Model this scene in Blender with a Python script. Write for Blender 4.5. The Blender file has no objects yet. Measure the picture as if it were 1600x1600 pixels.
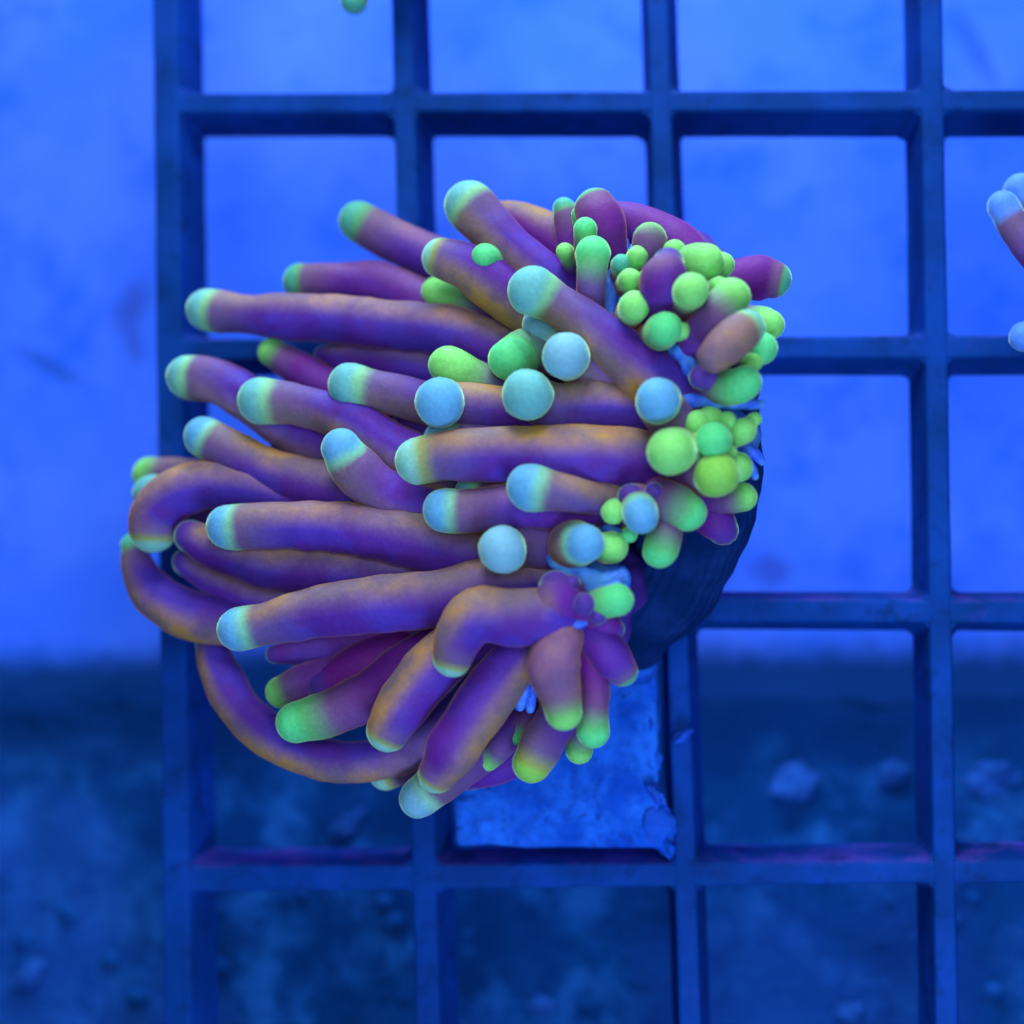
import bpy, bmesh, math, random
import numpy as np
from mathutils import Vector, Matrix, noise

random.seed(7)
sc = bpy.context.scene
COL = sc.collection
U = 1e-4                      # one unit = 0.1 mm; the grid openings are about 40 mm

# ------------------------------------------------------------------ camera
FPX, CAMD = 2200.0, 2200.0
a, b, c = -0.068, 0.140, -0.015
Rx = Matrix(((1, 0, 0), (0, math.cos(a), -math.sin(a)), (0, math.sin(a), math.cos(a))))
Ry = Matrix(((math.cos(b), 0, math.sin(b)), (0, 1, 0), (-math.sin(b), 0, math.cos(b))))
Rz = Matrix(((math.cos(c), -math.sin(c), 0), (math.sin(c), math.cos(c), 0), (0, 0, 1)))
W2C = Rz @ Rx @ Ry @ Matrix(((1, 0, 0), (0, 0, -1), (0, 1, 0)))     # world -> (right, down, forward)
C2W = W2C.transposed()
right, down, fwd = C2W.col[0].copy(), C2W.col[1].copy(), C2W.col[2].copy()
CAM = Vector((0, -CAMD * U, 0))
cam = bpy.data.cameras.new("camera"); cam_o = bpy.data.objects.new("camera", cam); COL.objects.link(cam_o)
m3 = Matrix((right, -down, -fwd)).transposed()
cam_o.matrix_world = Matrix.Translation(CAM) @ m3.to_4x4()
cam.sensor_width = 36.0
cam.lens = 36.0 * FPX / 1600.0
cam.clip_start, cam.clip_end = 0.005, 20.0
cam.dof.use_dof = True
cam.dof.focus_distance = 0.198
cam.dof.aperture_fstop = 6.8
sc.camera = cam_o

def at(px, py, h):
    """point on the plane h units in front of the rack's front face, seen at pixel (px, py)"""
    d = C2W @ Vector(((px - 800) / FPX, (py - 800) / FPX, 1.0))
    t = (-h * U - CAM.y) / d.y
    return CAM + d * t
def scale_at(p):
    """metres per photo pixel at point p"""
    return (p - CAM).dot(fwd) / FPX

# ------------------------------------------------------------------ world, lamps, exposure
world = bpy.data.worlds.new("World"); sc.world = world; world.use_nodes = True
bg = world.node_tree.nodes["Background"]
bg.inputs[0].default_value = (0.04, 0.26, 0.80, 1); bg.inputs[1].default_value = 0.08

def area_lamp(name, loc, target, size, power, color, size_y=None):
    l = bpy.data.lights.new(name, 'AREA'); l.energy = power; l.color = color
    l.shape = 'RECTANGLE'; l.size = size * U; l.size_y = (size_y or size) * U
    o = bpy.data.objects.new(name, l); COL.objects.link(o)
    loc = Vector(loc) * U; o.location = loc
    o.rotation_euler = (Vector(target) * U - loc).to_track_quat('-Z', 'Y').to_euler()
    return o
area_lamp("key_lamp", (-250, -1500, 2300), (0, -150, 50), 1000, 0.62, (0.86, 0.96, 1.0))
area_lamp("front_lamp", (100, -3000, 350), (-50, 0, 0), 1900, 0.60, (0.68, 0.90, 1.0))
area_lamp("low_fill", (350, -1500, -1500), (150, 0, -600), 700, 0.40, (0.40, 0.62, 1.0))  # added fill from below the front, brightens the lower bars
area_lamp("wall_lamp", (-500, 60, 3300), (-300, 620, -300), 3000, 1.9, (0.52, 0.80, 1.0), 300)

sc.view_settings.view_transform = 'Standard'
sc.view_settings.look = 'None'
sc.view_settings.exposure = 0.0
sc.view_settings.gamma = 1.0
sc.cycles.use_denoising = True
sc.cycles.max_bounces = 6

# ------------------------------------------------------------------ helpers
def lin(rgb, k=1.0):
    o = []
    for v in rgb:
        v = v / 255.0
        v = v / 12.92 if v <= 0.04045 else ((v + 0.055) / 1.055) ** 2.4
        o.append(min(0.97, v * k))
    return (*o, 1.0)
def tag(o, label=None, cat=None, group=None, kind=None):
    if label: o['label'] = label
    if cat: o['category'] = cat
    if group: o['group'] = group
    if kind: o['kind'] = kind
    return o
def link(name, me, mat, parent=None):
    o = bpy.data.objects.new(name, me); COL.objects.link(o)
    if mat is not None: me.materials.append(mat)
    if parent is not None: o.parent = parent
    return o
def empty(name, loc):
    o = bpy.data.objects.new(name, None); COL.objects.link(o); o.location = loc
    o.empty_display_size = 0.005
    return o
def child_of(o, root):
    o.parent = root
    o.matrix_parent_inverse = Matrix.Translation(-root.location)

class NT:
    def __init__(self, name):
        self.m = bpy.data.materials.new(name); self.m.use_nodes = True
        self.t = self.m.node_tree; self.bsdf = self.t.nodes["Principled BSDF"]
    def n(self, kind, **kw):
        nd = self.t.nodes.new(kind)
        for k, v in kw.items(): setattr(nd, k, v)
        return nd
    def put(self, sock, v):
        if hasattr(v, 'links') or isinstance(v, bpy.types.NodeSocket): self.t.links.new(v, sock)
        else: sock.default_value = v
    def math(self, op, x, y=0.0, clamp=False):
        nd = self.n('ShaderNodeMath', operation=op, use_clamp=clamp)
        self.put(nd.inputs[0], x); self.put(nd.inputs[1], y); return nd.outputs[0]
    def mix(self, f, x, y):
        nd = self.n('ShaderNodeMix', data_type='RGBA')
        self.put(nd.inputs[0], f); self.put(nd.inputs[6], x); self.put(nd.inputs[7], y); return nd.outputs[2]
    def noise(self, scale, detail=3, rough=0.55, vec=None, dist=0.0):
        nd = self.n('ShaderNodeTexNoise'); nd.inputs['Scale'].default_value = scale
        nd.inputs['Detail'].default_value = detail; nd.inputs['Roughness'].default_value = rough
        nd.inputs['Distortion'].default_value = dist
        self.put(nd.inputs['Vector'], vec if vec is not None else self.pos()); return nd.outputs['Fac']
    def pos(self):
        if not hasattr(self, '_p'): self._p = self.n('ShaderNodeNewGeometry').outputs['Position']
        return self._p
    def ramp(self, f, lo, hi):
        nd = self.n('ShaderNodeMapRange', interpolation_type='SMOOTHSTEP'); nd.clamp = True
        self.put(nd.inputs[0], f); nd.inputs[1].default_value = lo; nd.inputs[2].default_value = hi
        return nd.outputs[0]
    def attr(self, name):
        return self.n('ShaderNodeAttribute', attribute_name=name).outputs['Fac']
    def bump(self, h, strength, dist):
        nd = self.n('ShaderNodeBump'); nd.inputs['Strength'].default_value = strength
        nd.inputs['Distance'].default_value = dist; self.put(nd.inputs['Height'], h)
        self.t.links.new(nd.outputs[0], self.bsdf.inputs['Normal'])
    def set(self, **kw):
        for k, v in kw.items(): self.put(self.bsdf.inputs[k.replace('_', ' ')], v)
        return self.m

# ------------------------------------------------------------------ materials of the coral
STEM = dict(purple=lin((80, 34, 136)), magenta=lin((106, 24, 116)), violet=lin((72, 46, 158)),
            tan=lin((112, 92, 104)), gold=lin((174, 128, 56)))
TIPS = {   # apex, ring where the tip ends, softness
    'b': ((86, 150, 198), (116, 182, 148), .34),
    'c': ((94, 162, 168), (122, 182, 128), .34),
    'p': ((112, 164, 190), (136, 190, 158), .30),
    'g': ((120, 200, 108), (104, 182, 90), .85),
    'e': ((84, 196, 126), (88, 180, 102), .85),
    'y': ((122, 186, 80), (146, 156, 62), .80),
    't': ((72, 158, 140), (80, 148, 96), .34),
    'k': ((124, 186, 176), (140, 150, 76), .50),
    'w': ((78, 126, 224), (86, 128, 214), .3),
    'd': ((74, 46, 136), (74, 42, 138), .8),
}
def coral_mat(key):
    apex, ring, soft = TIPS[key]
    N = NT("coral_tissue_" + key)
    u = N.attr('axial'); st = N.attr('stripe'); cr = N.attr('crimson')
    n1 = N.noise(120, 3); n2 = N.noise(320, 4, .6); n3 = N.noise(1500, 4, .8)
    base = N.mix(N.ramp(n1, .42, .60), STEM['purple'], STEM['violet'])
    base = N.mix(N.math('MULTIPLY', cr, .85), base, STEM['magenta'])
    tanf = N.math('MULTIPLY', st, N.math('ADD', .68, N.math('MULTIPLY', N.ramp(n2, .15, .75), .32)), True)
    tanc = N.mix(N.ramp(n1, .36, .70), STEM['tan'], STEM['gold'])
    base = N.mix(tanf, base, tanc)
    neck = N.math('SUBTRACT', 1.0, N.ramp(u, 1.0, 3.4))
    base = N.mix(N.math('MULTIPLY', neck, .0 if key == 'd' else .62), base, STEM['tan'])
    wob = N.math('MULTIPLY', N.math('SUBTRACT', n2, .5), .25)
    u2 = N.math('ADD', u, wob)
    tipc = N.mix(N.ramp(u2, .55, 1.05), lin(apex), lin(ring))
    col = N.mix(N.ramp(u2, 1.0 - soft * .4, 1.0 + soft), tipc, base)
    spk = N.math('ADD', .62, N.math('MULTIPLY', n3, .76))
    hs = N.n('ShaderNodeHueSaturation'); N.put(hs.inputs['Color'], col); N.put(hs.inputs['Value'], spk)
    col = hs.outputs[0]
    N.bump(n3, .3, .0004)
    m = N.set(Base_Color=col, Roughness=.55, Sheen_Weight=N.math('SUBTRACT', 1.0, N.math('MULTIPLY', N.ramp(u2, .9, 1.5), .5)), Sheen_Roughness=.3)
    N.bsdf.inputs['Specular IOR Level'].default_value = .12
    N.bsdf.inputs['Subsurface Weight'].default_value = .10
    N.bsdf.inputs['Subsurface Radius'].default_value = (1.0, 1.0, 1.0)
    N.bsdf.inputs['Subsurface Scale'].default_value = .0012
    tint = N.mix(N.ramp(u2, 1.0, 1.6), lin((205, 252, 190)), lin((226, 150, 60)))
    N.put(N.bsdf.inputs['Sheen Tint'], tint)
    return m
CM = {k: coral_mat(k) for k in TIPS}

def simple_mat(name, c1, c2, scale, rough=.6, bump=.0, spec=.2):
    N = NT(name); n = N.noise(scale, 5, .62)
    col = N.mix(N.ramp(n, .35, .68), lin(c1), lin(c2))
    if bump: N.bump(N.noise(scale * 3, 4, .7), .6, bump)
    m = N.set(Base_Color=col, Roughness=rough)
    N.bsdf.inputs['Specular IOR Level'].default_value = spec
    return m
M_body = simple_mat("polyp_body_tissue", (60, 40, 130), (84, 44, 140), 160, .6, .0005)
M_oral = simple_mat("oral_disc_tissue", (52, 92, 220), (84, 150, 232), 260, .5, .0003)
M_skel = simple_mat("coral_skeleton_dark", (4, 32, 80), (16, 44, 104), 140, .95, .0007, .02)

def plug_mat():
    N = NT("plug_cement"); n = N.noise(170, 6, .65); v = N.noise(300, 6, .75, dist=1.2)
    col = N.mix(N.ramp(n, .36, .62), lin((10, 74, 196)), lin((34, 108, 232)))
    col = N.mix(N.math('MULTIPLY', N.ramp(v, .52, .66), .8), col, lin((8, 50, 142)))
    N.bump(v, .9, .0008)
    N.bsdf.inputs['Specular IOR Level'].default_value = .1
    return N.set(Base_Color=col, Roughness=.85)
M_plug = plug_mat()
M_crust = simple_mat("coralline_crust", (14, 74, 186), (36, 84, 200), 260, .9, .0006, .05)

def grid_mat():
    N = NT("blue_grid_plastic")
    n = N.noise(60, 4, .6); f = N.noise(700, 4, .7)
    col = N.mix(N.ramp(n, .35, .68), lin((2, 48, 120)), lin((6, 58, 148)))
    geo = N.n('ShaderNodeNewGeometry'); sep = N.n('ShaderNodeSeparateXYZ'); N.t.links.new(geo.outputs['Normal'], sep.inputs[0])
    up = N.ramp(sep.outputs['Z'], .3, .8)
    g2 = N.noise(95, 5, .65)
    # coralline algae settles on the ledges
    col = N.mix(N.math('MULTIPLY', up, N.math('MULTIPLY', N.ramp(g2, .40, .66), .6)), col, lin((84, 58, 165)))
    col = N.mix(N.math('MULTIPLY', N.ramp(N.noise(140, 6, .7), .58, .74), .45), col, lin((40, 54, 150)))
    col = N.mix(N.math('MULTIPLY', N.ramp(N.noise(210, 6, .7), .5, .68), .7), col, lin((2, 36, 92)))
    N.bump(f, .25, .0004)
    m = N.set(Base_Color=col, Roughness=.7); N.bsdf.inputs['Specular IOR Level'].default_value = .06
    return m
M_grid = grid_mat()

# ------------------------------------------------------------------ setting: tank wall, tank bottom, water
WALL_H = -620
def ell(N, px, py, rx, ry, rot):
    """soft stain on the wall: ellipse with a noisy edge"""
    p = at(px, py, WALL_H); s = scale_at(p)
    mp = N.n('ShaderNodeMapping', vector_type='TEXTURE')
    mp.inputs['Location'].default_value = p
    mp.inputs['Rotation'].default_value = (0, math.radians(rot), 0)
    mp.inputs['Scale'].default_value = (rx * s, .05, ry * s)
    N.put(mp.inputs['Vector'], N.warp)
    g = N.n('ShaderNodeTexGradient', gradient_type='SPHERICAL'); N.t.links.new(mp.outputs[0], g.inputs[0])
    return g.outputs['Fac']
def wall_mat():
    N = NT("tank_wall_blue")
    nv = N.n('ShaderNodeTexNoise'); nv.inputs['Scale'].default_value = 260; nv.inputs['Detail'].default_value = 3
    N.put(nv.inputs['Vector'], N.pos())
    sub = N.n('ShaderNodeVectorMath', operation='SUBTRACT'); N.t.links.new(nv.outputs['Color'], sub.inputs[0]); sub.inputs[1].default_value = (.5, .5, .5)
    mul = N.n('ShaderNodeVectorMath', operation='SCALE'); N.t.links.new(sub.outputs[0], mul.inputs[0]); mul.inputs['Scale'].default_value = .004
    add = N.n('ShaderNodeVectorMath', operation='ADD'); N.put(add.inputs[0], N.pos()); N.t.links.new(mul.outputs[0], add.inputs[1])
    N.warp = add.outputs[0]
    n = N.noise(28, 4, .6); f = N.noise(75, 6, .68)
    col = N.mix(N.ramp(n, .35, .68), lin((52, 106, 250)), lin((72, 117, 255)))
    col = N.mix(N.math('MULTIPLY', N.ramp(f, .48, .70), .65), col, lin((14, 86, 232)))
    for px, py, rx, ry, rot, cc, k in ((205, 478, 36, 70, 28, (52, 80, 196), .8), (208, 535, 18, 50, -8, (52, 80, 196), .8),
                                       (75, 570, 20, 110, -62, (34, 82, 196), .9), (1520, 70, 26, 110, -25, (38, 86, 216), .8),
                                       (1205, 890, 50, 36, 0, (52, 80, 196), .8), (1520, 340, 120, 60, 20, (50, 104, 250), .5)):
        g = ell(N, px, py, rx, ry, rot)
        col = N.mix(N.math('MULTIPLY', N.ramp(g, .05, .75), k), col, lin(cc))
    # turns navy towards the foot of the wall, with a noisy edge
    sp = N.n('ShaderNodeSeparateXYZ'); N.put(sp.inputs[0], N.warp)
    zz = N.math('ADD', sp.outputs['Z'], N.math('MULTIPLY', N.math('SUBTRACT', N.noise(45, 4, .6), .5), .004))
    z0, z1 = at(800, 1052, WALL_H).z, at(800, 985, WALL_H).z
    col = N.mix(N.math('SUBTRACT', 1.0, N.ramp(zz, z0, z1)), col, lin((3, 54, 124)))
    N.bsdf.inputs['Specular IOR Level'].default_value = .1
    return N.set(Base_Color=col, Roughness=.8)
def box_mesh(name, x0, x1, y0, y1, z0, z1):
    bm = bmesh.new()
    bmesh.ops.create_cube(bm, size=1)
    for v in bm.verts:
        v.co = Vector(((x0, x1)[v.co.x > 0], (y0, y1)[v.co.y > 0], (z0, z1)[v.co.z > 0])) * U
    me = bpy.data.meshes.new(name); bm.to_mesh(me); bm.free(); return me
wz = at(800, 1130, WALL_H).z / U
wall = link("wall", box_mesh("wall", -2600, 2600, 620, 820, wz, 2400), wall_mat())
bv = wall.modifiers.new("bevel", 'BEVEL'); bv.width = 40 * U; bv.segments = 8
tag(wall, "bright blue rear wall of the tank behind the rack", "wall", kind='structure')

def ground_mat():
    N = NT("tank_bottom_sediment")
    n = N.noise(55, 5, .65); f = N.noise(240, 5, .7); g = N.noise(18, 3)
    sp = N.n('ShaderNodeSeparateXYZ'); N.put(sp.inputs[0], N.pos())
    low = N.math('SUBTRACT', 1.0, N.ramp(N.math('ADD', sp.outputs['Z'], N.math('MULTIPLY', n, .01)), (wz - 160) * U, (wz + 80) * U))   # darkest at the top of the bank, paler patches lower down
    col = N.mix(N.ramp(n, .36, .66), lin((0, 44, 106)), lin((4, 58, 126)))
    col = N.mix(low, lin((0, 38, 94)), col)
    col = N.mix(N.math('MULTIPLY', N.math('MULTIPLY', N.ramp(N.noise(75, 5, .7), .46, .68), low), .9), col, lin((26, 88, 172)))
    col = N.mix(N.math('MULTIPLY', N.math('MULTIPLY', N.ramp(g, .48, .66), low), .5), col, lin((24, 68, 160)))
    N.bump(f, .8, .002)
    N.bsdf.inputs['Specular IOR Level'].default_value = 0.05
    return N.set(Base_Color=col, Roughness=.95)
M_ground = ground_mat()
GX, GY = 150, 70
def ground_pt(x, t):
    # profile from under the wall (t = 0) down and forward to the lower front (t = 1)
    prof = [(0.0, 760, wz + 95), (.22, 640, wz + 65), (.36, 590, wz + 20), (.5, 520, wz - 160), (.75, 350, wz - 640), (1.0, 160, wz - 1150)]
    for (t0, y0, z0), (t1, y1, z1) in zip(prof, prof[1:]):
        if t <= t1: break
    k = (t - t0) / (t1 - t0)
    y, z = y0 + (y1 - y0) * k, z0 + (z1 - z0) * k
    p = Vector((x / 150, t * 8, 3.0))
    d = noise.fractal(p, 1.0, 2.0, 4) * 26 + noise.noise(p * .35) * 40
    return Vector((x, y - d * .5, z + d))
vs = [ground_pt(-2400 + 4800 * i / GX, j / GY) * U for j in range(GY + 1) for i in range(GX + 1)]
fs = [(j * (GX + 1) + i, j * (GX + 1) + i + 1, (j + 1) * (GX + 1) + i + 1, (j + 1) * (GX + 1) + i) for j in range(GY) for i in range(GX)]
me = bpy.data.meshes.new("ground"); me.from_pydata([tuple(v) for v in vs], [], fs); me.shade_smooth()
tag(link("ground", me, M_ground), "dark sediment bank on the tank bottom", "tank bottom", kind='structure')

def lump_mesh(name, r, seed, sub=2, amp=.28, sq=(1, 1, .8)):
    bm = bmesh.new(); bmesh.ops.create_icosphere(bm, subdivisions=sub, radius=1)
    for v in bm.verts:
        d = 1 + amp * noise.noise(v.co * 1.4 + Vector((seed * 3.1, seed, 0))) + amp * .5 * noise.noise(v.co * 3.3 + Vector((seed, 7, 0)))
        v.co = Vector((v.co.x * sq[0], v.co.y * sq[1], v.co.z * sq[2])) * d * r
    me = bpy.data.meshes.new(name); bm.to_mesh(me); bm.free(); me.shade_smooth(); return me
M_stone = simple_mat("rubble_stone", (8, 62, 142), (22, 80, 172), 160, .85, .001)
M_gravel = simple_mat('gravel_grain', (2, 56, 124), (20, 80, 164), 60, .95, .0006, .05)
# loose gravel: one mass
gb = bmesh.new()
for k in range(160):
    x = random.uniform(-1500, 1300); t = random.uniform(.55, 1.0)
    r = random.choice((8, 11, 14, 18, 24)); p = ground_pt(x, t) - Vector((0, 0, r * .35))
    mat = Matrix.Translation(p * U) @ Matrix.Rotation(random.uniform(0, 6), 4, Vector((random.random(), random.random(), 1)).normalized()) @ Matrix.Diagonal((r * U * random.uniform(.8, 1.5), r * U, r * U * .7, 1))
    bmesh.ops.create_icosphere(gb, subdivisions=1, radius=1, matrix=mat)
me = bpy.data.meshes.new("gravel"); gb.to_mesh(me); gb.free(); me.shade_smooth()
tag(link("gravel", me, M_gravel), "dark gravel scattered over the tank bottom", "gravel", kind='stuff')
def on_ground(px, py):
    best = None
    d = C2W @ Vector(((px - 800) / FPX, (py - 800) / FPX, 1.0))
    for j in range(0, 280):
        y = 160 + j * 2.1
        tt = (y * U - CAM.y) / d.y; p = CAM + d * tt
        for k in range(40):
            pass
        # compare with the ground height on the noise-free profile
        prof = [(160, wz - 1150), (350, wz - 640), (520, wz - 160), (590, wz + 20), (640, wz + 65), (760, wz + 95)]
        for (y0, z0), (y1, z1) in zip(prof, prof[1:]):
            if y <= y1: break
        z = z0 + (z1 - z0) * (y - y0) / (y1 - y0)
        e = abs(p.z / U - z)
        if best is None or e < best[0]: best = (e, p)
    return best[1]
for i, (px, py, r, lab) in enumerate((
        (1242, 1222, 32, "pale blurred stone on the tank bottom seen through the opening right of the plug"),
        (1552, 1218, 40, "largest blurred pale stone low behind the right edge of the rack"),
        (1395, 1210, 24, "small blurred stone beside the third upright of the rack"),
        (1330, 1582, 20, "small round pale stone at the bottom right opening of the rack"),
        (848, 1572, 20, "small round pale stone under the plug at the bottom of the photo"),
        (45, 1525, 22, "violet tinted blurred stone left of the rack at the lower left corner"),
        (545, 1290, 26, "blurred pale stone below the curled outer tentacle"))):
    p = on_ground(px, py); r *= scale_at(p)
    o = link("stone", lump_mesh("stone", r, i + 1, 4, .5, (1.25, 1, .65)), M_stone); o.location = p
    o.rotation_euler = (random.uniform(-.4, .4), random.uniform(-.6, .6), random.uniform(0, 6))
    tag(o, lab, "stone", "loose stones on the tank bottom")

# ------------------------------------------------------------------ rack: moulded grid of tapering bars
rack = empty("rack_grid", at(1050, 1368, 0))
tag(rack, "blue plastic square grid rack holding the coral plug upright", "frag rack")
DEPTH, TAP = 90.0, 13.0
def line_pt(p, q, s):
    return p + (q - p) * s
VB = [  # front-face centre line at two pixels, half width in pixels at each
    ((256, 0), (277, 1600), 21, 23), ((627, 0), (668, 1600), 16, 20),
    ((1027, 0), (1078, 1600), 17, 16), ((1455, 0), (1480, 1600), 17, 16)]
HB = [((272, 160), (1600, 155), 17, 17), ((272, 546), (1600, 541), 18, 17),
      ((272, 950), (1600, 956), 18, 17), ((272, 1374), (1600, 1362), 21, 14)]
def P0(px, py): return at(px, py, 0)
vlines = []
for (p, q, w0, w1) in VB:
    A, B_ = P0(*p), P0(*q); d = (B_ - A); vlines.append((A - d * .35, B_ + d * .25, w0 * U, w1 * U))
hlines = []
for (p, q, w0, w1) in HB:
    A, B_ = P0(*p), P0(*q); d = (B_ - A); hlines.append((A, B_ + d * .35, w0 * U, w1 * U))
# rows above and below and one column right of the picture
def off(L, dx, dz): return (L[0] + Vector((dx, 0, dz)) * U, L[1] + Vector((dx, 0, dz)) * U, L[2], L[3])
hlines = [off(hlines[0], 0, 400)] + hlines + [off(hlines[-1], 0, -410)]
vlines = vlines + [off(vlines[-1], 410, 0)]
def cross(v, h):
    A, B_ = v[0], v[1]; C_, D_ = h[0], h[1]
    ax, az, bx, bz = A.x, A.z, B_.x - A.x, B_.z - A.z
    cx, cz, dx, dz = C_.x, C_.z, D_.x - C_.x, D_.z - C_.z
    s = ((cx - ax) * dz - (cz - az) * dx) / (bx * dz - bz * dx)
    return A + (B_ - A) * s
def bar(name, A, B_, w0, w1, front, depth, tap, nseg=40, fillets=()):
    """a tapering bar from A to B: narrow at the front, wider at the back, softly rounded front edges"""
    ax = (B_ - A).normalized(); side = Vector((0, 1, 0)).cross(ax).normalized()
    bm = bmesh.new(); rings = []
    for i in range(nseg + 1):
        t = i / nseg; c_ = A + (B_ - A) * t; w = w0 + (w1 - w0) * t
        w *= 1 + .05 * noise.noise(Vector((c_.x * 90, c_.z * 90, w0 * 3000)))
        wb = w + tap * U; r = 5 * U; y = front * U; yb = y + depth * U
        ring = [(-wb, yb), (-w - 1 * U, y + r * 1.6), (-w + r * .3, y + r * .3), (-w + r, y), (w - r, y), (w - r * .3, y + r * .3), (w + 1 * U, y + r * 1.6), (wb, yb)]
        rings.append([bm.verts.new(c_ + side * sx + Vector((0, yy + .5 * U * noise.noise(Vector((c_.x * 300, c_.z * 300, sx * 500))), 0))) for sx, yy in ring])
    for r0, r1 in zip(rings, rings[1:]):
        for k in range(8):
            bm.faces.new((r0[k], r0[(k + 1) % 8], r1[(k + 1) % 8], r1[k]))
    bm.faces.new(rings[0]); bm.faces.new(list(reversed(rings[-1])))
    for f in fillets:
        f(bm)
    bmesh.ops.recalc_face_normals(bm, faces=bm.faces)
    for f in bm.faces: f.smooth = False
    me = bpy.data.meshes.new(name); bm.to_mesh(me); bm.free()
    return me
def fillet(corner, sx, sz, rad, front, depth, tap):
    """concave corner web where a bar meets a crossing bar"""
    def make(bm):
        def ring(y, o):
            cx, cz = corner.x + sx * o, corner.z + sz * o
            pts = [(cx - sx * 6 * U, cz - sz * 6 * U), (cx + sx * rad, cz - sz * 6 * U)]
            for k in range(5):
                an = math.pi / 2 * k / 4
                pts.append((cx + sx * (rad - rad * math.sin(an)), cz + sz * (rad - rad * math.cos(an))))
            pts.append((cx - sx * 6 * U, cz + sz * rad))
            return [bm.verts.new((x, y, z)) for x, z in pts]
        r0, r1 = ring(front * U, 0), ring((front + depth) * U, tap * U)
        n = len(r0)
        for k in range(n): bm.faces.new((r0[k], r0[(k + 1) % n], r1[(k + 1) % n], r1[k]))
        bm.faces.new(r0); bm.faces.new(list(reversed(r1)))
    return make
for i, v in enumerate(vlines):
    fl = []
    for h in hlines:
        x = cross(v, h); wv = v[2] + (v[3] - v[2]) * .5; wh = h[2] + (h[3] - h[2]) * (.1 if i < 2 else .8)
        for sx in ((1,) if i == 0 else (-1, 1)):
            for sz in (-1, 1):
                fl.append(fillet(Vector((x.x + sx * wv, 0, x.z + sz * wh)), sx, sz, 13 * U, 5, DEPTH - 8, TAP))
    o = link("vertical_bar", bar("vertical_bar", v[0], v[1], v[2], v[3], 0.0, DEPTH, TAP, 60, fl), M_grid); child_of(o, rack)
for h in hlines:
    o = link("horizontal_bar", bar("horizontal_bar", h[0], h[1], h[2], h[3], 1.5, DEPTH - 3.5, TAP, 50), M_grid); child_of(o, rack)

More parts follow.
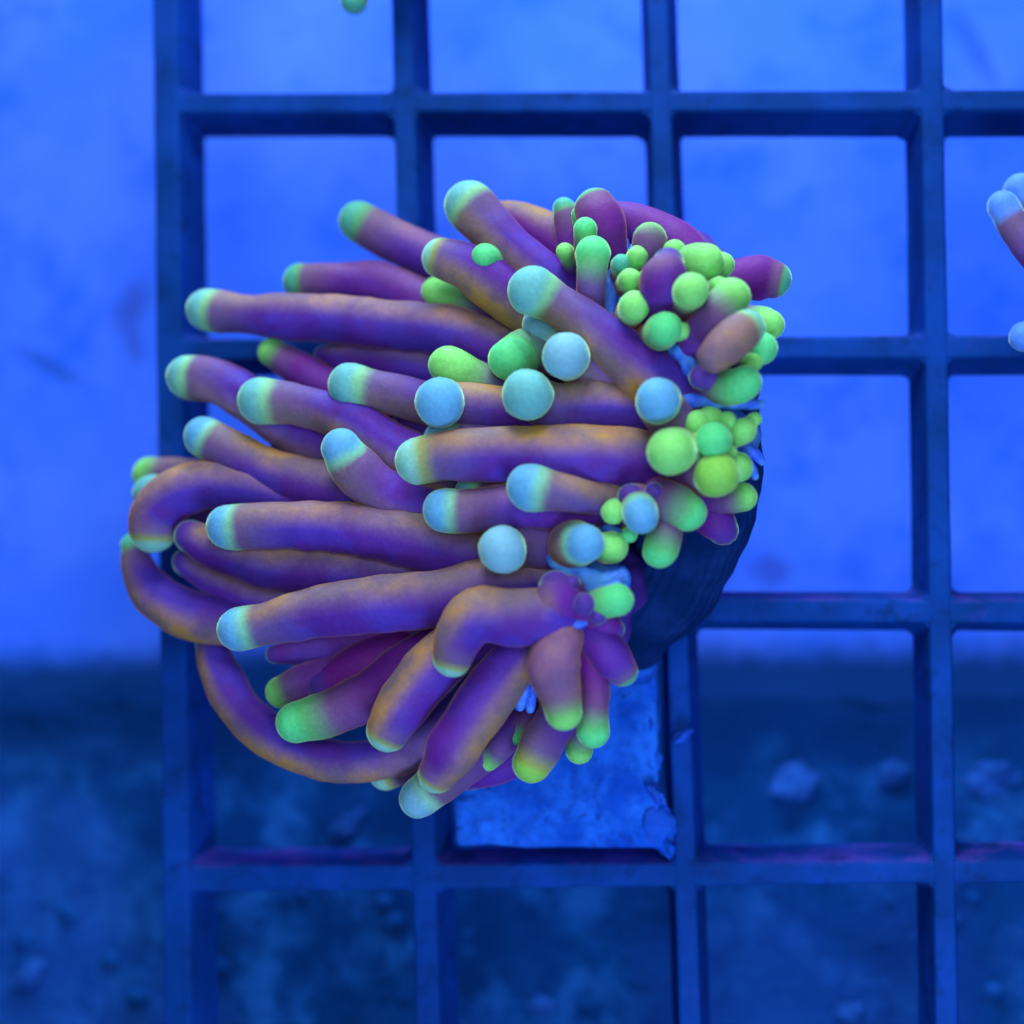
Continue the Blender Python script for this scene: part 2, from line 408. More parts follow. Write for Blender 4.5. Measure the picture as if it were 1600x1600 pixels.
# ------------------------------------------------------------------ coral builder
def catmull(P, n):
    P = [np.array(p) for p in P]
    E = [2 * P[0] - P[1]] + P + [2 * P[-1] - P[-2]]
    out = []
    for i in range(1, len(E) - 2):
        p0, p1, p2, p3 = E[i - 1:i + 3]
        for k in range(n):
            t = k / n
            out.append(.5 * ((2 * p1) + (-p0 + p2) * t + (2 * p0 - 5 * p1 + 4 * p2 - p3) * t * t + (-p0 + 3 * p1 - 3 * p2 + p3) * t ** 3))
    out.append(E[-2]); return out
def tube(path, seed, amp=.05, SEG=22, ribs=0.0):
    """verts, faces, normals, axial distance, path direction frame for a round-ended tube; path = [(x,y,z,r)] in metres, tip first"""
    S = catmull(path, 8)
    # resample evenly; the girth swells and narrows a little along the arm
    L_ = 0.0; prev = S[0]; S2 = []
    for q in S:
        L_ += np.linalg.norm(q[:3] - prev[:3]); prev = q; q = q.copy()
        q[3] *= 1 + .09 * noise.noise(Vector((L_ * 260, seed * 5.3, .5)))
        S2.append(q)
    S = S2
    pts = [S[0]]
    for q in S[1:]:
        if np.linalg.norm(q[:3] - pts[-1][:3]) > .22 * max(pts[-1][3], 5e-4): pts.append(q)
    if len(pts) < 3: pts = [S[0], S[len(S) // 2], S[-1]]
    pos = np.array([p[:3] for p in pts]); rad = np.array([p[3] for p in pts])
    tan = np.gradient(pos, axis=0); tan /= np.linalg.norm(tan, axis=1)[:, None]
    nrm = np.cross(tan[0], [0.31, -.82, .47]); nrm /= np.linalg.norm(nrm)
    centers, radii, frames, ax = [], [], [], []
    s = 0.0
    r0 = rad[0]; t0 = tan[0]
    bn = np.cross(t0, nrm)
    for k in range(1, 8):
        an = math.pi / 2 * k / 8
        centers.append(pos[0] - t0 * r0 * math.cos(an)); radii.append(r0 * math.sin(an)); frames.append((nrm, bn)); ax.append(r0 * (1 - math.cos(an)))
    cur = nrm; s = r0
    for i in range(len(pos)):
        if i: s += np.linalg.norm(pos[i] - pos[i - 1])
        cur = cur - tan[i] * np.dot(cur, tan[i]); cur /= np.linalg.norm(cur)
        centers.append(pos[i]); radii.append(rad[i]); frames.append((cur, np.cross(tan[i], cur))); ax.append(s)
    rl, tl = rad[-1], tan[-1]
    for k in range(1, 4):
        an = math.pi / 2 * k / 4
        centers.append(pos[-1] + tl * rl * math.sin(an) * .7); radii.append(rl * math.cos(an)); frames.append(frames[-1]); ax.append(s + rl * math.sin(an))
    V, AX, AN = [], [], []
    sv = Vector((seed * 1.7, seed * .37, seed * 2.1))
    R0 = float(np.mean(rad))
    for (cc, r, (n_, b_), s_) in zip(centers, radii, frames, ax):
        for k in range(SEG):
            th = 2 * math.pi * k / SEG
            d = n_ * math.cos(th) + b_ * math.sin(th)
            p = cc + d * r
            nz = noise.noise(Vector(p) * (.55 / R0) + sv) + .45 * noise.noise(Vector(p) * (1.6 / R0) + sv)
            V.append(cc + d * r * (1 + ribs * math.cos(th * SEG / 4 + 2 * nz) + amp * nz * min(1, r / r0 if r0 else 1))); AX.append(s_); AN.append(d)
    top = len(V); V.append(pos[0] - t0 * r0); AX.append(0.0); AN.append(-t0)
    bot = len(V); V.append(pos[-1] + tl * rl * .7); AX.append(ax[-1]); AN.append(tl)
    F = [(top, (k + 1) % SEG, k) for k in range(SEG)]
    n = len(centers)
    for i in range(n - 1):
        for k in range(SEG):
            k2 = (k + 1) % SEG
            F.append((i * SEG + k, i * SEG + k2, (i + 1) * SEG + k2, (i + 1) * SEG + k))
    F += [(bot, (n - 1) * SEG + k, (n - 1) * SEG + (k + 1) % SEG) for k in range(SEG)]
    V = np.array(V)
    Nn = np.zeros_like(V)
    for f in F:
        p = V[list(f)]
        fn = np.cross(p[1] - p[0], p[2] - p[0]) if len(f) == 3 else np.cross(p[2] - p[0], p[3] - p[1])
        for q in f: Nn[q] += fn
    ln = np.linalg.norm(Nn, axis=1); ln[ln == 0] = 1; Nn /= ln[:, None]
    if np.mean(np.sum(Nn * np.array(AN), axis=1)) < 0:
        F = [tuple(reversed(f)) for f in F]; Nn = -Nn
    return V, F, Nn, np.array(AX), np.array(AN)
def sub_mesh(name, V, F, Nn, attrs, keep):
    used = sorted({q for i in keep for q in F[i]}); mp = {q: i for i, q in enumerate(used)}
    me = bpy.data.meshes.new(name)
    me.from_pydata([tuple(V[q]) for q in used], [], [tuple(mp[q] for q in F[i]) for i in keep])
    for an, vals in attrs.items():
        at_ = me.attributes.new(an, 'FLOAT', 'POINT'); at_.data.foreach_set('value', np.array([vals[q] for q in used], dtype=np.float32))
    me.shade_smooth()
    me.normals_split_custom_set_from_vertices([tuple(Nn[q]) for q in used])
    return me
def world_path(pts):
    out = []
    for (x, y, h, r) in pts:
        p = at(x, y, h); out.append((p.x, p.y, p.z, r * scale_at(p)))
    return out
cnt = [0]
def tentacle(root, key, tiplen, stripe, strength, crimson, pts):
    cnt[0] += 1; sd = cnt[0]
    pts = [(x, y, h, q * ((1.04 if key not in 'ge' else .98) if i_ == 0 else (1.12 if key not in 'ge' else 1.0))) for i_, (x, y, h, q) in enumerate(pts)]
    V, F, Nn, AX, AN = tube(world_path(pts), sd, .085)
    r0 = world_path(pts)[0][3]; L = tiplen * r0
    u = AX / L
    if stripe is None: st = np.full(len(V), strength * .35)
    else:
        an = math.radians(stripe)
        d = np.array(right * math.cos(an) - down * math.sin(an)) 
        dots = AN @ d
        st = np.clip((dots + .10) / .70, 0, 1) * min(1.1, strength * 1.4)
    attrs = dict(axial=u, stripe=st, crimson=np.full(len(V), crimson))
    tips = [i for i, f in enumerate(F) if np.mean(u[list(f)]) < 1.12]
    if key == 'd': tips = []          # arms whose end is hidden or plain stay one piece
    ts = set(tips); rest = [i for i in range(len(F)) if i not in ts]
    o = link("tentacle", sub_mesh("tentacle", V, F, Nn, attrs, rest), CM[key]); child_of(o, root)
    if key != 'd':
        t = link("tip", sub_mesh("tip", V, F, Nn, attrs, tips), CM[key]); t.parent = o
    # children keep world coordinates: both meshes are modelled in place
    return o
def blob_tube(name, root, pts, mat, seed, amp=.12, seg=22, ribs=0.0):
    V, F, Nn, AX, AN = tube(world_path(pts), seed, amp, seg, ribs)
    o = link(name, sub_mesh(name, V, F, Nn, {}, range(len(F))), mat); child_of(o, root); return o

# ------------------------------------------------------------------ the torch coral
coral = empty("torch_coral", at(880, 1300, 0))
tag(coral, "large purple torch coral with green and blue tips on a square plug in the rack", "coral")
# key, tip length in radii, stripe direction (deg, 90 = up), stripe strength, crimson, points tip -> base (px, py, height, radius)
T = [
 ('t', 1.35, 90, .3, .3, [(561, 346, 85, 30), (610, 372, 85, 30), (680, 405, 90, 33), (760, 445, 100, 36)]),
 ('t', 1.1, 90, .2, .4, [(470, 440, 95, 27), (520, 441, 95, 27), (590, 443, 95, 30), (660, 472, 100, 32), (730, 505, 110, 32)]),
 ('c', 1.35, 80, .6, .0, [(324, 484, 120, 33), (390, 492, 130, 29), (500, 497, 140, 33), (600, 508, 150, 36), (700, 518, 155, 37), (800, 550, 150, 36)]),
 ('c', 1.1, -120, .9, .1, [(733, 322, 190, 36), (762, 350, 190, 33), (815, 400, 190, 32), (880, 455, 180, 32), (940, 500, 160, 32)]),
 ('d', 1.0, 90, 1.0, .7, [(772, 340, 140, 26), (820, 350, 140, 30), (880, 385, 145, 34), (940, 440, 150, 36)]),
 ('k', .75, -110, 1.0, .1, [(692, 404, 200, 32), (735, 420, 200, 34), (790, 458, 195, 36), (850, 505, 190, 38)]),
 ('e', 1.9, None, .2, .2, [(758, 402, 222, 22), (768, 406, 205, 21), (800, 430, 160, 20)]),
 ('c', 1.55, -110, 1.0, .0, [(832, 455, 302, 38), (868, 475, 290, 30), (925, 512, 288, 32), (975, 555, 285, 36), (1015, 590, 280, 40), (1050, 622, 265, 42), (1080, 660, 240, 42)]),
 ('g', 2.2, None, .2, .2, [(683, 457, 125, 26), (720, 468, 125, 26), (770, 490, 120, 26)]),
 ('p', 1.9, None, .5, .0, [(848, 508, 232, 32), (900, 540, 225, 24), (950, 570, 215, 24)]),
 ('p', 1.9, -90, .7, .1, [(883, 556, 330, 37), (890, 560, 285, 33), (915, 575, 262, 33), (960, 600, 250, 33), (1010, 640, 220, 33)]),
 ('e', 2.0, None, .1, .2, [(796, 562, 262, 33), (806, 556, 240, 34), (835, 545, 222, 34), (880, 560, 205, 33)]),
 ('g', 2.0, None, .1, .2, [(700, 572, 235, 33), (715, 580, 235, 34), (765, 605, 215, 30), (810, 620, 200, 30)]),
 ('b', 1.55, 95, .9, .1, [(688, 629, 305, 37), (696, 630, 268, 32), (745, 633, 262, 31), (820, 640, 262, 32), (900, 640, 250, 35), (1000, 650, 225, 36)]),
 ('c', 1.6, 90, .8, .0, [(824, 615, 335, 37), (832, 620, 292, 33), (870, 636, 278, 33), (930, 634, 268, 35), (990, 640, 250, 36), (1040, 660, 220, 36)]),
 ('b', 1.75, -100, .5, .0, [(1028, 627, 362, 34), (1032, 632, 322, 32), (1060, 672, 280, 34), (1080, 700, 220, 36)]),
 ('c', 1.6, -90, .6, .1, [(549, 602, 208, 34), (600, 612, 205, 28), (660, 628, 202, 30), (730, 645, 195, 33)]),
 ('g', 1.1, None, .1, .7, [(425, 550, 118, 23), (460, 572, 118, 27), (520, 607, 118, 32), (590, 640, 118, 33)]),
 ('d', 1.0, 90, .4, .1, [(505, 555, 105, 14), (545, 560, 110, 24), (640, 568, 118, 30), (730, 590, 125, 32)]),
 ('c', 1.1, -90, .4, .0, [(294, 589, 150, 34), (345, 598, 150, 32), (400, 632, 150, 32), (450, 668, 150, 32), (520, 700, 150, 34)]),
 ('c', 1.5, -95, .8, .0, [(410, 626, 195, 35), (465, 632, 195, 29), (540, 655, 200, 34), (600, 692, 200, 38), (660, 728, 195, 42), (730, 760, 180, 42)]),
 ('d', 1.0, 90, .3, .4, [(440, 690, 118, 18), (490, 693, 120, 28), (560, 705, 125, 30)]),
 ('b', 1.3, 85, .9, .0, [(320, 682, 178, 31), (362, 705, 178, 30), (420, 738, 178, 34), (500, 760, 180, 36), (590, 775, 180, 40), (680, 795, 170, 40)]),
 ('b', 1.3, -120, .5, .2, [(534, 701, 262, 32), (552, 728, 250, 34), (595, 768, 235, 36), (650, 800, 220, 38), (730, 830, 195, 38)]),
 ('k', 1.45, 88, 1.0, .1, [(654, 720, 300, 34), (700, 714, 302, 35), (780, 710, 305, 39), (880, 712, 308, 43), (960, 714, 300, 45), (1030, 725, 260, 42)]),
 ('p', 1.6, None, .3, .1, [(690, 686, 255, 28), (730, 690, 252, 30), (780, 690, 245, 30)]),
 ('b', 1.5, 40, 1.4, .0, [(830, 761, 352, 36), (860, 766, 350, 29), (895, 772, 345, 26), (930, 778, 315, 24), (985, 772, 260, 28)]),
 ('b', 1.4, 80, .3, .2, [(696, 797, 302, 33), (740, 798, 300, 30), (820, 790, 300, 35), (900, 790, 290, 36), (980, 770, 250, 36)]),
 ('c', 1.3, None, .2, .1, [(735, 768, 262, 24), (775, 775, 258, 26), (820, 780, 250, 26)]),
 ('p', 1.9, None, .2, .3, [(785, 859, 350, 36), (792, 858, 300, 33), (825, 850, 275, 34), (880, 852, 260, 34), (950, 850, 230, 34)]),
 ('b', 1.4, 180, .9, .0, [(914, 849, 345, 30), (898, 850, 318, 33), (893, 855, 280, 33), (905, 865, 210, 33)]),
 ('g', 2.0, None, .1, .2, [(957, 856, 318, 25), (950, 856, 285, 25), (945, 860, 210, 25)]),
 ('g', .95, 90, .5, .2, [(236, 742, 45, 30), (270, 745, 45, 29), (330, 750, 55, 29)]),
 ('c', 1.4, None, .5, .0, [(238, 772, 110, 29), (285, 785, 100, 29), (340, 790, 105, 29)]),
 ('k', .6, 120, .7, .0, [(239, 826, 175, 36), (243, 805, 176, 36), (270, 773, 178, 36), (320, 757, 178, 35), (385, 758, 175, 35), (460, 775, 168, 36), (560, 790, 158, 36)]),
 ('b', 1.35, 85, .6, .0, [(357, 823, 232, 34), (410, 822, 234, 33), (490, 822, 238, 36), (570, 830, 240, 40), (660, 848, 238, 43), (750, 868, 220, 43)]),
 ('d', 1.0, 110, 1.2, .0, [(298, 838, 185, 25), (340, 858, 188, 30), (420, 880, 195, 38), (520, 885, 200, 44), (620, 893, 200, 44), (720, 905, 185, 42)]),
 ('d', 1.0, 120, .6, .1, [(290, 878, 140, 20), (335, 905, 142, 24), (410, 935, 145, 28), (500, 950, 145, 32)]),
 ('t', 1.2, -150, 1.0, .0, [(208, 852, 125, 19), (218, 890, 125, 24), (245, 932, 130, 32), (300, 962, 140, 33), (380, 970, 145, 33), (480, 960, 145, 33)]),
 ('b', 1.5, 85, .7, .0, [(373, 983, 270, 34), (425, 972, 272, 31), (500, 955, 276, 37), (590, 945, 280, 40), (680, 935, 280, 40), (770, 915, 270, 38), (840, 905, 240, 36)]),
 ('d', 1.0, None, .2, .2, [(430, 1022, 170, 14), (500, 1018, 172, 22), (600, 1012, 175, 26), (700, 1005, 175, 28)]),
 ('d', 1.0, -140, 1.1, .0, [(328, 1006, 110, 22), (343, 1050, 120, 27), (380, 1112, 138, 29), (445, 1165, 155, 30), (530, 1190, 165, 29), (610, 1182, 170, 31), (690, 1140, 175, 34), (770, 1080, 170, 36)]),
 ('g', .9, None, .3, .6, [(441, 1080, 180, 28), (485, 1065, 182, 30), (540, 1050, 184, 32), (610, 1030, 180, 34)]),
 ('e', 1.75, None, .0, .8, [(464, 1128, 215, 35), (520, 1112, 218, 36), (575, 1085, 222, 37), (625, 1045, 225, 37), (690, 1005, 210, 36)]),
 ('d', 1.0, None, .0, 1.0, [(510, 1070, 190, 30), (560, 1045, 190, 34), (630, 1015, 190, 34)]),
 ('k', .55, 140, .9, .2, [(607, 1140, 292, 34), (625, 1108, 292, 36), (665, 1055, 288, 40), (710, 1015, 280, 40), (770, 980, 260, 38)]),
 ('k', .65, 130, .8, .0, [(708, 1026, 345, 30), (718, 995, 348, 34), (745, 962, 350, 38), (795, 965, 350, 40), (850, 965, 340, 42), (890, 970, 310, 36)]),
 ('k', .55, -50, 1.3, .3, [(683, 1210, 300, 30), (705, 1175, 304, 36), (740, 1120, 304, 40), (780, 1062, 298, 38), (820, 1010, 280, 34)]),
 ('p', 1.5, None, .4, .2, [(656, 1246, 195, 33), (695, 1215, 195, 31), (750, 1175, 190, 31)]),
 ('k', 1.2, None, .5, .2, [(603, 1208, 135, 26), (650, 1190, 138, 26), (700, 1170, 138, 26)]),
 ('g', 1.1, None, .3, .2, [(762, 1184, 200, 22), (785, 1160, 205, 24), (815, 1120, 210, 25)]),
 ('d', 1.0, None, .0, .4, [(735, 1215, 150, 20), (790, 1190, 160, 28), (840, 1150, 170, 30)]),
 ('y', 1.15, -150, .5, .1, [(831, 1193, 262, 29), (848, 1160, 262, 30), (872, 1118, 258, 32), (890, 1070, 240, 32)]),
 ('g', 1.05, None, 1.4, .5, [(881, 1112, 345, 30), (875, 1085, 350, 34), (864, 1045, 352, 43), (872, 1010, 345, 38), (890, 985, 320, 24)]),
 ('e', 1.55, None, .0, 1.0, [(927, 1143, 290, 26), (929, 1110, 295, 22), (930, 1060, 300, 24), (920, 1010, 300, 24), (905, 975, 290, 20)]),
 ('t', .5, None, .0, .3, [(972, 1048, 312, 24), (958, 1030, 318, 30), (935, 1003, 318, 26), (905, 975, 305, 16)]),
 ('e', 1.9, None, .1, .4, [(964, 938, 352, 26), (945, 942, 345, 25), (915, 950, 320, 22)]),
 ('d', 1.0, None, .0, 1.0, [(913, 943, 360, 17), (910, 948, 345, 20), (900, 955, 300, 18)]),
 ('d', 1.0, 180, .7, .7, [(868, 918, 340, 26), (870, 935, 345, 36), (880, 960, 325, 30), (900, 975, 290, 20)]),
 ('d', 1.0, None, .0, .6, [(962, 983, 318, 14), (945, 972, 325, 21), (915, 965, 315, 18)]),
 ('b', 1.7, None, .2, .1, [(1002, 807, 365, 25), (998, 796, 340, 25), (995, 790, 270, 25)]),
 ('g', 2.0, None, .2, .1, [(958, 800, 335, 19), (962, 797, 310, 19), (970, 790, 250, 20)]),
 ('d', 1.0, 45, .6, .2, [(985, 776, 330, 20), (1000, 780, 310, 22), (1015, 785, 250, 22)]),
 ('e', 1.1, None, .1, .6, [(1075, 800, 325, 31), (1055, 788, 325, 33), (1030, 775, 300, 30), (1010, 765, 250, 26)]),
 ('e', 1.3, None, .1, .7, [(1031, 860, 318, 27), (1038, 838, 318, 26), (1047, 812, 300, 24), (1050, 790, 250, 24)]),
 ('d', 1.0, None, .0, .6, [(1130, 828, 235, 24), (1120, 815, 240, 28), (1095, 790, 230, 26)]),
 ('g', 1.1, None, .1, .6, [(1161, 777, 270, 23), (1140, 780, 268, 23), (1100, 775, 250, 24)]),
 ('y', 1.3, None, .5, .5, [(1122, 742, 345, 32), (1114, 741, 318, 32), (1070, 735, 280, 32)]),
 ('g', 2.0, None, .1, .3, [(1153, 730, 290, 25), (1140, 728, 270, 25), (1110, 725, 230, 25)]),
 ('g', 1.9, None, .2, .3, [(1047, 706, 372, 37), (1052, 704, 345, 36), (1065, 700, 280, 34)]),
 ('e', 2.0, None, .1, .2, [(1115, 688, 350, 30), (1112, 688, 320, 30), (1105, 690, 250, 28)]),
 ('g', 2.0, None, .1, .2, [(1092, 663, 315, 23), (1090, 668, 290, 22), (1090, 680, 240, 20)]),
 ('g', 2.0, None, .1, .2, [(1110, 656, 310, 21), (1108, 665, 280, 20), (1105, 680, 240, 20)]),
 ('g', 2.0, None, .1, .2, [(1136, 657, 318, 15), (1132, 665, 290, 15), (1125, 680, 240, 16)]),
 ('g', 2.0, None, .1, .2, [(1162, 673, 315, 21), (1150, 680, 295, 19), (1130, 690, 240, 18)]),
 ('g', 2.0, None, .1, .2, [(1086, 688, 320, 15), (1088, 690, 290, 15), (1090, 692, 240, 16)]),
 ('e', 1.7, None, .1, .5, [(1163, 598, 335, 29), (1150, 603, 330, 29), (1115, 608, 300, 28), (1085, 615, 250, 28)]),
 ('e', 1.5, None, .1, .4, [(1190, 545, 295, 26), (1180, 540, 280, 26), (1150, 530, 240, 26)]),
 ('g', 1.5, None, .1, .4, [(1202, 508, 262, 25), (1190, 505, 255, 26), (1150, 500, 220, 26)]),
 ('c', .95, None, 2.6, .0, [(1166, 513, 358, 29), (1148, 527, 368, 29), (1124, 549, 374, 26), (1108, 564, 374, 21)]),
 ('d', 1.0, None, .5, .2, [(1095, 590, 330, 18), (1105, 590, 320, 22), (1110, 580, 280, 22)]),
 ('g', 1.2, None, .1, .4, [(1143, 464, 330, 31), (1125, 487, 332, 33), (1100, 520, 320, 33), (1080, 550, 280, 33)]),
 ('g', 1.7, None, .2, .5, [(1080, 454, 370, 30), (1076, 458, 335, 31), (1055, 480, 290, 33), (1030, 520, 250, 33)]),
 ('g', 1.7, None, .1, .3, [(1103, 410, 300, 29), (1085, 410, 295, 29), (1060, 430, 250, 28)]),
 ('g', 1.6, None, .1, .3, [(1128, 414, 262, 20), (1110, 420, 250, 20), (1080, 440, 220, 20)]),
 ('d', 1.0, 100, .5, .4, [(1044, 412, 330, 24), (1040, 428, 338, 32), (1032, 455, 325, 30), (1025, 490, 270, 28)]),
 ('g', 2.0, None, .1, .2, [(1054, 391, 285, 17), (1045, 400, 270, 17), (1030, 420, 230, 18)]),
 ('g', .8, None, .1, .7, [(1015, 373, 275, 26), (1014, 384, 278, 27), (1012, 410, 250, 22), (1010, 440, 210, 20)]),
 ('g', 2.0, None, .1, .2, [(996, 401, 292, 18), (990, 410, 275, 17), (985, 430, 225, 17)]),
 ('g', 2.0, None, .1, .2, [(985, 437, 300, 19), (980, 440, 280, 18), (975, 450, 225, 18)]),
 ('t', 2.0, None, .1, .2, [(971, 413, 288, 15), (970, 418, 270, 15), (970, 440, 220, 16)]),
 ('g', 2.0, None, .1, .2, [(992, 479, 325, 26), (988, 484, 295, 25), (985, 495, 235, 25)]),
 ('e', 1.8, None, .1, .2, [(1040, 514, 340, 28), (1030, 520, 315, 27), (1010, 535, 255, 25)]),
 ('e', 1.45, None, .1, .3, [(926, 397, 290, 30), (925, 425, 288, 25), (923, 460, 275, 22), (925, 500, 235, 22)]),
 ('e', 1.3, None, .1, .5, [(914, 358, 275, 19), (914, 374, 268, 18), (916, 405, 245, 18)]),
 ('g', 2.0, None, .1, .2, [(883, 393, 240, 14), (888, 400, 225, 14), (895, 420, 190, 15)]),
 ('t', 1.2, None, .1, .6, [(881, 326, 190, 17), (887, 345, 190, 20), (895, 380, 185, 24), (905, 430, 175, 24)]),
 ('t', .55, None, .1, .8, [(932, 328, 235, 32), (940, 348, 240, 33), (948, 385, 228, 30), (955, 430, 200, 28)]),
 ('d', 1.0, None, .1, .7, [(955, 345, 175, 28), (1005, 355, 178, 32), (1060, 385, 185, 34), (1090, 420, 190, 34)]),
 ('t', .45, None, .0, .8, [(1207, 436, 180, 30), (1190, 434, 180, 32), (1160, 437, 185, 30), (1120, 450, 190, 28)]),
 # crowded stubs round the mouths
 ('d', 1.0, None, .0, 1.0, [(893, 912, 345, 14), (896, 922, 330, 17), (900, 940, 290, 18)]),
 ('d', 1.0, None, .2, .9, [(948, 1018, 322, 13), (938, 1004, 322, 16), (915, 985, 305, 15)]),
 ('d', 1.0, None, .0, .9, [(935, 962, 350, 13), (928, 964, 335, 15), (910, 968, 300, 15)]),
 ('d', 1.0, None, .3, .7, [(862, 985, 330, 14), (872, 980, 330, 17), (890, 975, 305, 16)]),
 ('g', 1.3, None, .1, .4, [(905, 1172, 190, 22), (908, 1150, 195, 22), (905, 1110, 200, 22)]),
 ('e', 1.6, None, .1, .4, [(808, 1150, 215, 15), (818, 1130, 220, 17), (840, 1095, 225, 18)]),
 ('e', 2.0, None, .1, .3, [(1012, 432, 305, 14), (1008, 440, 285, 14), (1003, 455, 235, 15)]),
 ('g', 2.0, None, .1, .3, [(1066, 517, 335, 14), (1060, 520, 310, 15), (1045, 530, 250, 16)]),
 ('g', 1.8, None, .1, .4, [(1124, 446, 318, 15), (1115, 452, 300, 16), (1095, 470, 250, 18)]),
 ('e', 1.8, None, .1, .4, [(906, 334, 232, 13), (910, 345, 225, 14), (918, 375, 200, 15)]),
 ('g', 2.0, None, .1, .3, [(1180, 655, 300, 11), (1170, 662, 285, 12), (1150, 680, 240, 13)]),
 ('g', 2.0, None, .1, .3, [(1140, 707, 318, 13), (1134, 706, 295, 13), (1122, 702, 240, 14)]),
 ('e', 2.0, None, .1, .3, [(1086, 716, 328, 12), (1086, 714, 300, 12), (1088, 708, 245, 13)]),
 ('e', 1.8, None, .1, .4, [(984, 836, 320, 13), (984, 832, 300, 13), (985, 820, 245, 14)]),
 ('d', 1.0, None, .2, .6, [(1022, 768, 335, 14), (1020, 772, 315, 16), (1015, 780, 260, 17)]),
 ('g', 2.0, None, .1, .4, [(1178, 566, 310, 14), (1170, 565, 295, 15), (1145, 560, 250, 16)]),
]
for row in T: tentacle(coral, *row)

# inner flesh the tentacles spring from
body = lump_mesh("polyp_body", 1, 5, 5, .25, (1, 1, 1))
pc = at(810, 745, 60); s_ = scale_at(pc)
o = link("polyp_body", body, M_body); o.location = pc; o.scale = (255 * s_, 120 * s_, 290 * s_); child_of(o, coral)
pc = at(1050, 560, 130); o = link("polyp_body", lump_mesh("polyp_body", 1, 9, 4, .2, (1, 1, 1)), M_body); o.location = pc; o.scale = (120 * s_, 120 * s_, 190 * s_); child_of(o, coral)
pc = at(925, 925, 170); o = link("polyp_body", lump_mesh("polyp_body", 1, 11, 4, .2, (1, 1, 1)), M_body); o.location = pc; o.scale = (75 * s_, 100 * s_, 90 * s_); child_of(o, coral)
# folds of the oral discs
for k, pts in enumerate((
        [(1070, 628, 300, 12), (1110, 626, 312, 11), (1150, 630, 310, 11), (1190, 632, 290, 8)],
        [(862, 872, 290, 10), (890, 892, 310, 15), (935, 905, 318, 16), (975, 900, 310, 14)],
        [(880, 905, 300, 8), (920, 915, 315, 12), (965, 918, 320, 11)],
        [(822, 1040, 275, 9), (818, 1075, 285, 11), (812, 1105, 275, 8)],
        [(838, 1060, 280, 7), (832, 1085, 285, 9), (828, 1110, 275, 6)],
        [(1150, 690, 270, 12), (1175, 705, 270, 10), (1192, 722, 262, 6)],
        [(968, 390, 225, 10), (958, 430, 232, 14), (955, 480, 240, 12), (965, 515, 245, 9)],
        [(1055, 545, 295, 12), (1075, 552, 305, 16), (1080, 580, 300, 14)],
        [(850, 1010, 300, 6), (875, 990, 335, 8), (900, 975, 345, 9), (925, 968, 335, 6)],
        [(965, 775, 280, 12), (985, 785, 290, 14), (1010, 790, 285, 12)],
        [(935, 815, 270, 8), (960, 830, 280, 10), (985, 835, 270, 8)],
        [(1130, 705, 280, 10), (1165, 720, 268, 10), (1180, 745, 255, 7)],
        [(1080, 640, 240, 30), (1120, 660, 245, 40), (1160, 690, 235, 34)],
        [(1060, 560, 250, 26), (1085, 590, 255, 34), (1110, 620, 245, 30)],
        [(960, 380, 190, 22), (965, 440, 205, 30), (980, 510, 205, 30)],
        [(1010, 400, 200, 30), (1060, 440, 210, 44), (1110, 480, 215, 44)],
        [(1000, 540, 230, 24), (1040, 545, 240, 30), (1080, 540, 230, 26)],
        [(955, 790, 240, 26), (1000, 790, 250, 34), (1050, 770, 245, 34)],
        [(880, 880, 240, 24), (930, 900, 255, 30), (970, 910, 250, 22)])):
    blob_tube("oral_fold", coral, pts, M_oral, 40 + k, .35)
# skeleton stalk in shade under the polyps
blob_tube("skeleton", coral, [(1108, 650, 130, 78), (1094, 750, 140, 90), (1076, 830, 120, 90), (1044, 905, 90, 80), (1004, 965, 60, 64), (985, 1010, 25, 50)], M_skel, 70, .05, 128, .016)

# square cement plug
def plug_mesh():
    bm = bmesh.new(); bmesh.ops.create_cube(bm, size=2)
    bmesh.ops.subdivide_edges(bm, edges=bm.edges[:], cuts=31, use_grid_fill=True)
    for v in bm.verts:
        q = v.co.copy(); e = [abs(q.x), abs(q.y), abs(q.z)]
        # chip the edges
        rr = 0.06
        qq = Vector([max(-1 + rr, min(1 - rr, t)) for t in q]); d = q - qq
        if d.length > 1e-6: q = qq + d.normalized() * min(d.length, rr)
        n = noise.fractal(q * 2.6 + Vector((3, 1, 8)), 1.0, 2.0, 5)
        q += v.co.normalized() * n * .028
        v.co = q
    me = bpy.data.meshes.new("plug"); bm.to_mesh(me); bm.free(); me.shade_smooth(); return me
pa, pb = at(712, 1322, 30), at(1024, 1012, 30)
plug = link("plug", plug_mesh(), M_plug)
plug.location = ((pa.x + pb.x) / 2, -30 * U + 60 * U, (pa.z + pb.z) / 2)
plug.scale = (abs(pb.x - pa.x) / 2, 60 * U, abs(pa.z - pb.z) / 2)
child_of(plug, coral)
for k, (px, py, h, r) in enumerate(((1026, 1292, 24, 30), (1040, 1322, 16, 20), (1022, 1240, 22, 24), (1018, 1186, 20, 17), (1016, 1130, 18, 14), (1066, 1150, 12, 17))):
    p = at(px, py, h); o = link("crust", lump_mesh("crust", r * scale_at(p), k + 20, 4, .4, (1, .45, 1.1)), M_plug if k == 6 else M_crust); o.location = p; o.rotation_euler = (k, k * 2, k * 3); child_of(o, coral)

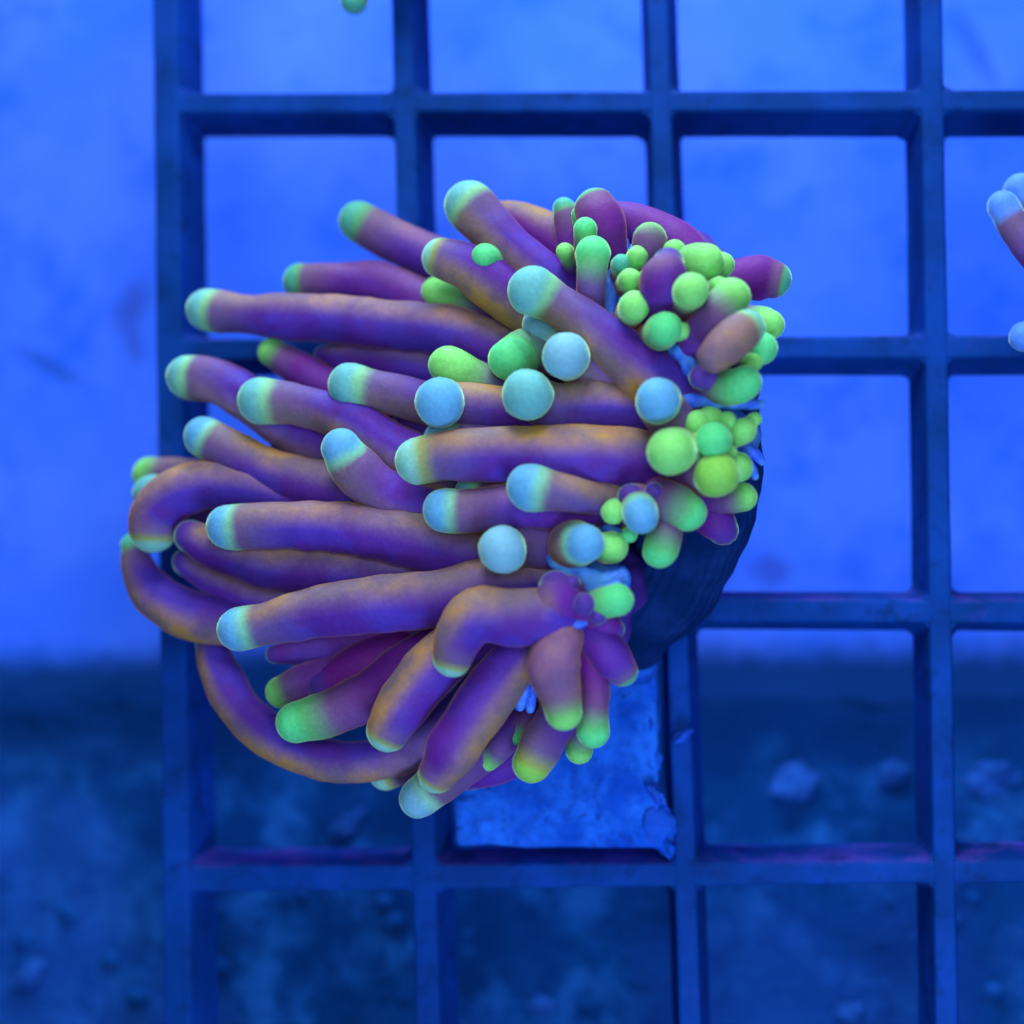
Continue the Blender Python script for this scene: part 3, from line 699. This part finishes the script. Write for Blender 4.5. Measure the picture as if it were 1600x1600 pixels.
# ------------------------------------------------------------------ neighbouring corals cut by the frame
side = empty("torch_coral", at(1760, 470, 0))
tag(side, "second torch coral with pale blue tips cut off by the right edge of the photo", "coral")
for row in (
  ('w', 1.7, None, .2, .0, [(1567, 322, 90, 25), (1585, 352, 92, 22), (1620, 400, 95, 25), (1680, 450, 90, 28)]),
  ('w', 1.8, None, .2, .0, [(1594, 296, 70, 24), (1615, 320, 70, 23), (1660, 380, 75, 26), (1710, 440, 80, 28)]),
  ('w', 1.8, None, .2, .0, [(1600, 527, 90, 22), (1640, 515, 92, 23), (1700, 490, 90, 26)]),
  ('b', 1.6, None, .3, .0, [(1660, 600, 100, 26), (1690, 560, 100, 26), (1740, 500, 90, 28)]),
  ('c', 1.6, None, .3, .0, [(1690, 270, 100, 26), (1700, 330, 100, 26), (1735, 430, 90, 28)]),
  ('c', 1.6, None, .3, .0, [(1640, 440, 150, 26), (1680, 455, 140, 26), (1740, 470, 90, 28)]),
): tentacle(side, *row)
pc = at(1770, 470, 40); o = link("polyp_body", lump_mesh("polyp_body", 1, 13, 4, .2, (1, 1, 1)), M_body); o.location = pc; o.scale = (85 * s_, 50 * s_, 90 * s_); child_of(o, side)

topc = empty("torch_coral", at(660, -200, 0))
tag(topc, "third torch coral of which only one green tip hangs in at the top edge", "coral")
for row in (
  ('t', 1.0, 0, .0, .0, [(553, 0, 80, 21), (562, -40, 80, 20), (590, -100, 80, 23), (640, -160, 70, 25)]),
  ('g', 1.6, None, .3, .0, [(700, -90, 90, 24), (690, -130, 90, 24), (670, -180, 70, 26)]),
  ('c', 1.6, None, .3, .0, [(520, -180, 90, 24), (570, -190, 90, 24), (640, -200, 70, 26)]),
  ('c', 1.6, None, .3, .0, [(610, -80, 110, 24), (630, -120, 105, 24), (655, -180, 70, 26)]),
): tentacle(topc, *row)
pc = at(660, -205, 30); o = link("polyp_body", lump_mesh("polyp_body", 1, 15, 4, .2, (1, 1, 1)), M_body); o.location = pc; o.scale = (75 * s_, 45 * s_, 70 * s_); child_of(o, topc)

grain = link("sand_grain", lump_mesh("sand_grain", 4.5 * U, 3, 2, .2), simple_mat("pale_grain", (190, 180, 235), (215, 205, 245), 900))
grain.location = at(753, 1070, 330)
tag(grain, "tiny white sand grain caught on a purple tentacle near the bottom of the coral", "sand grain")
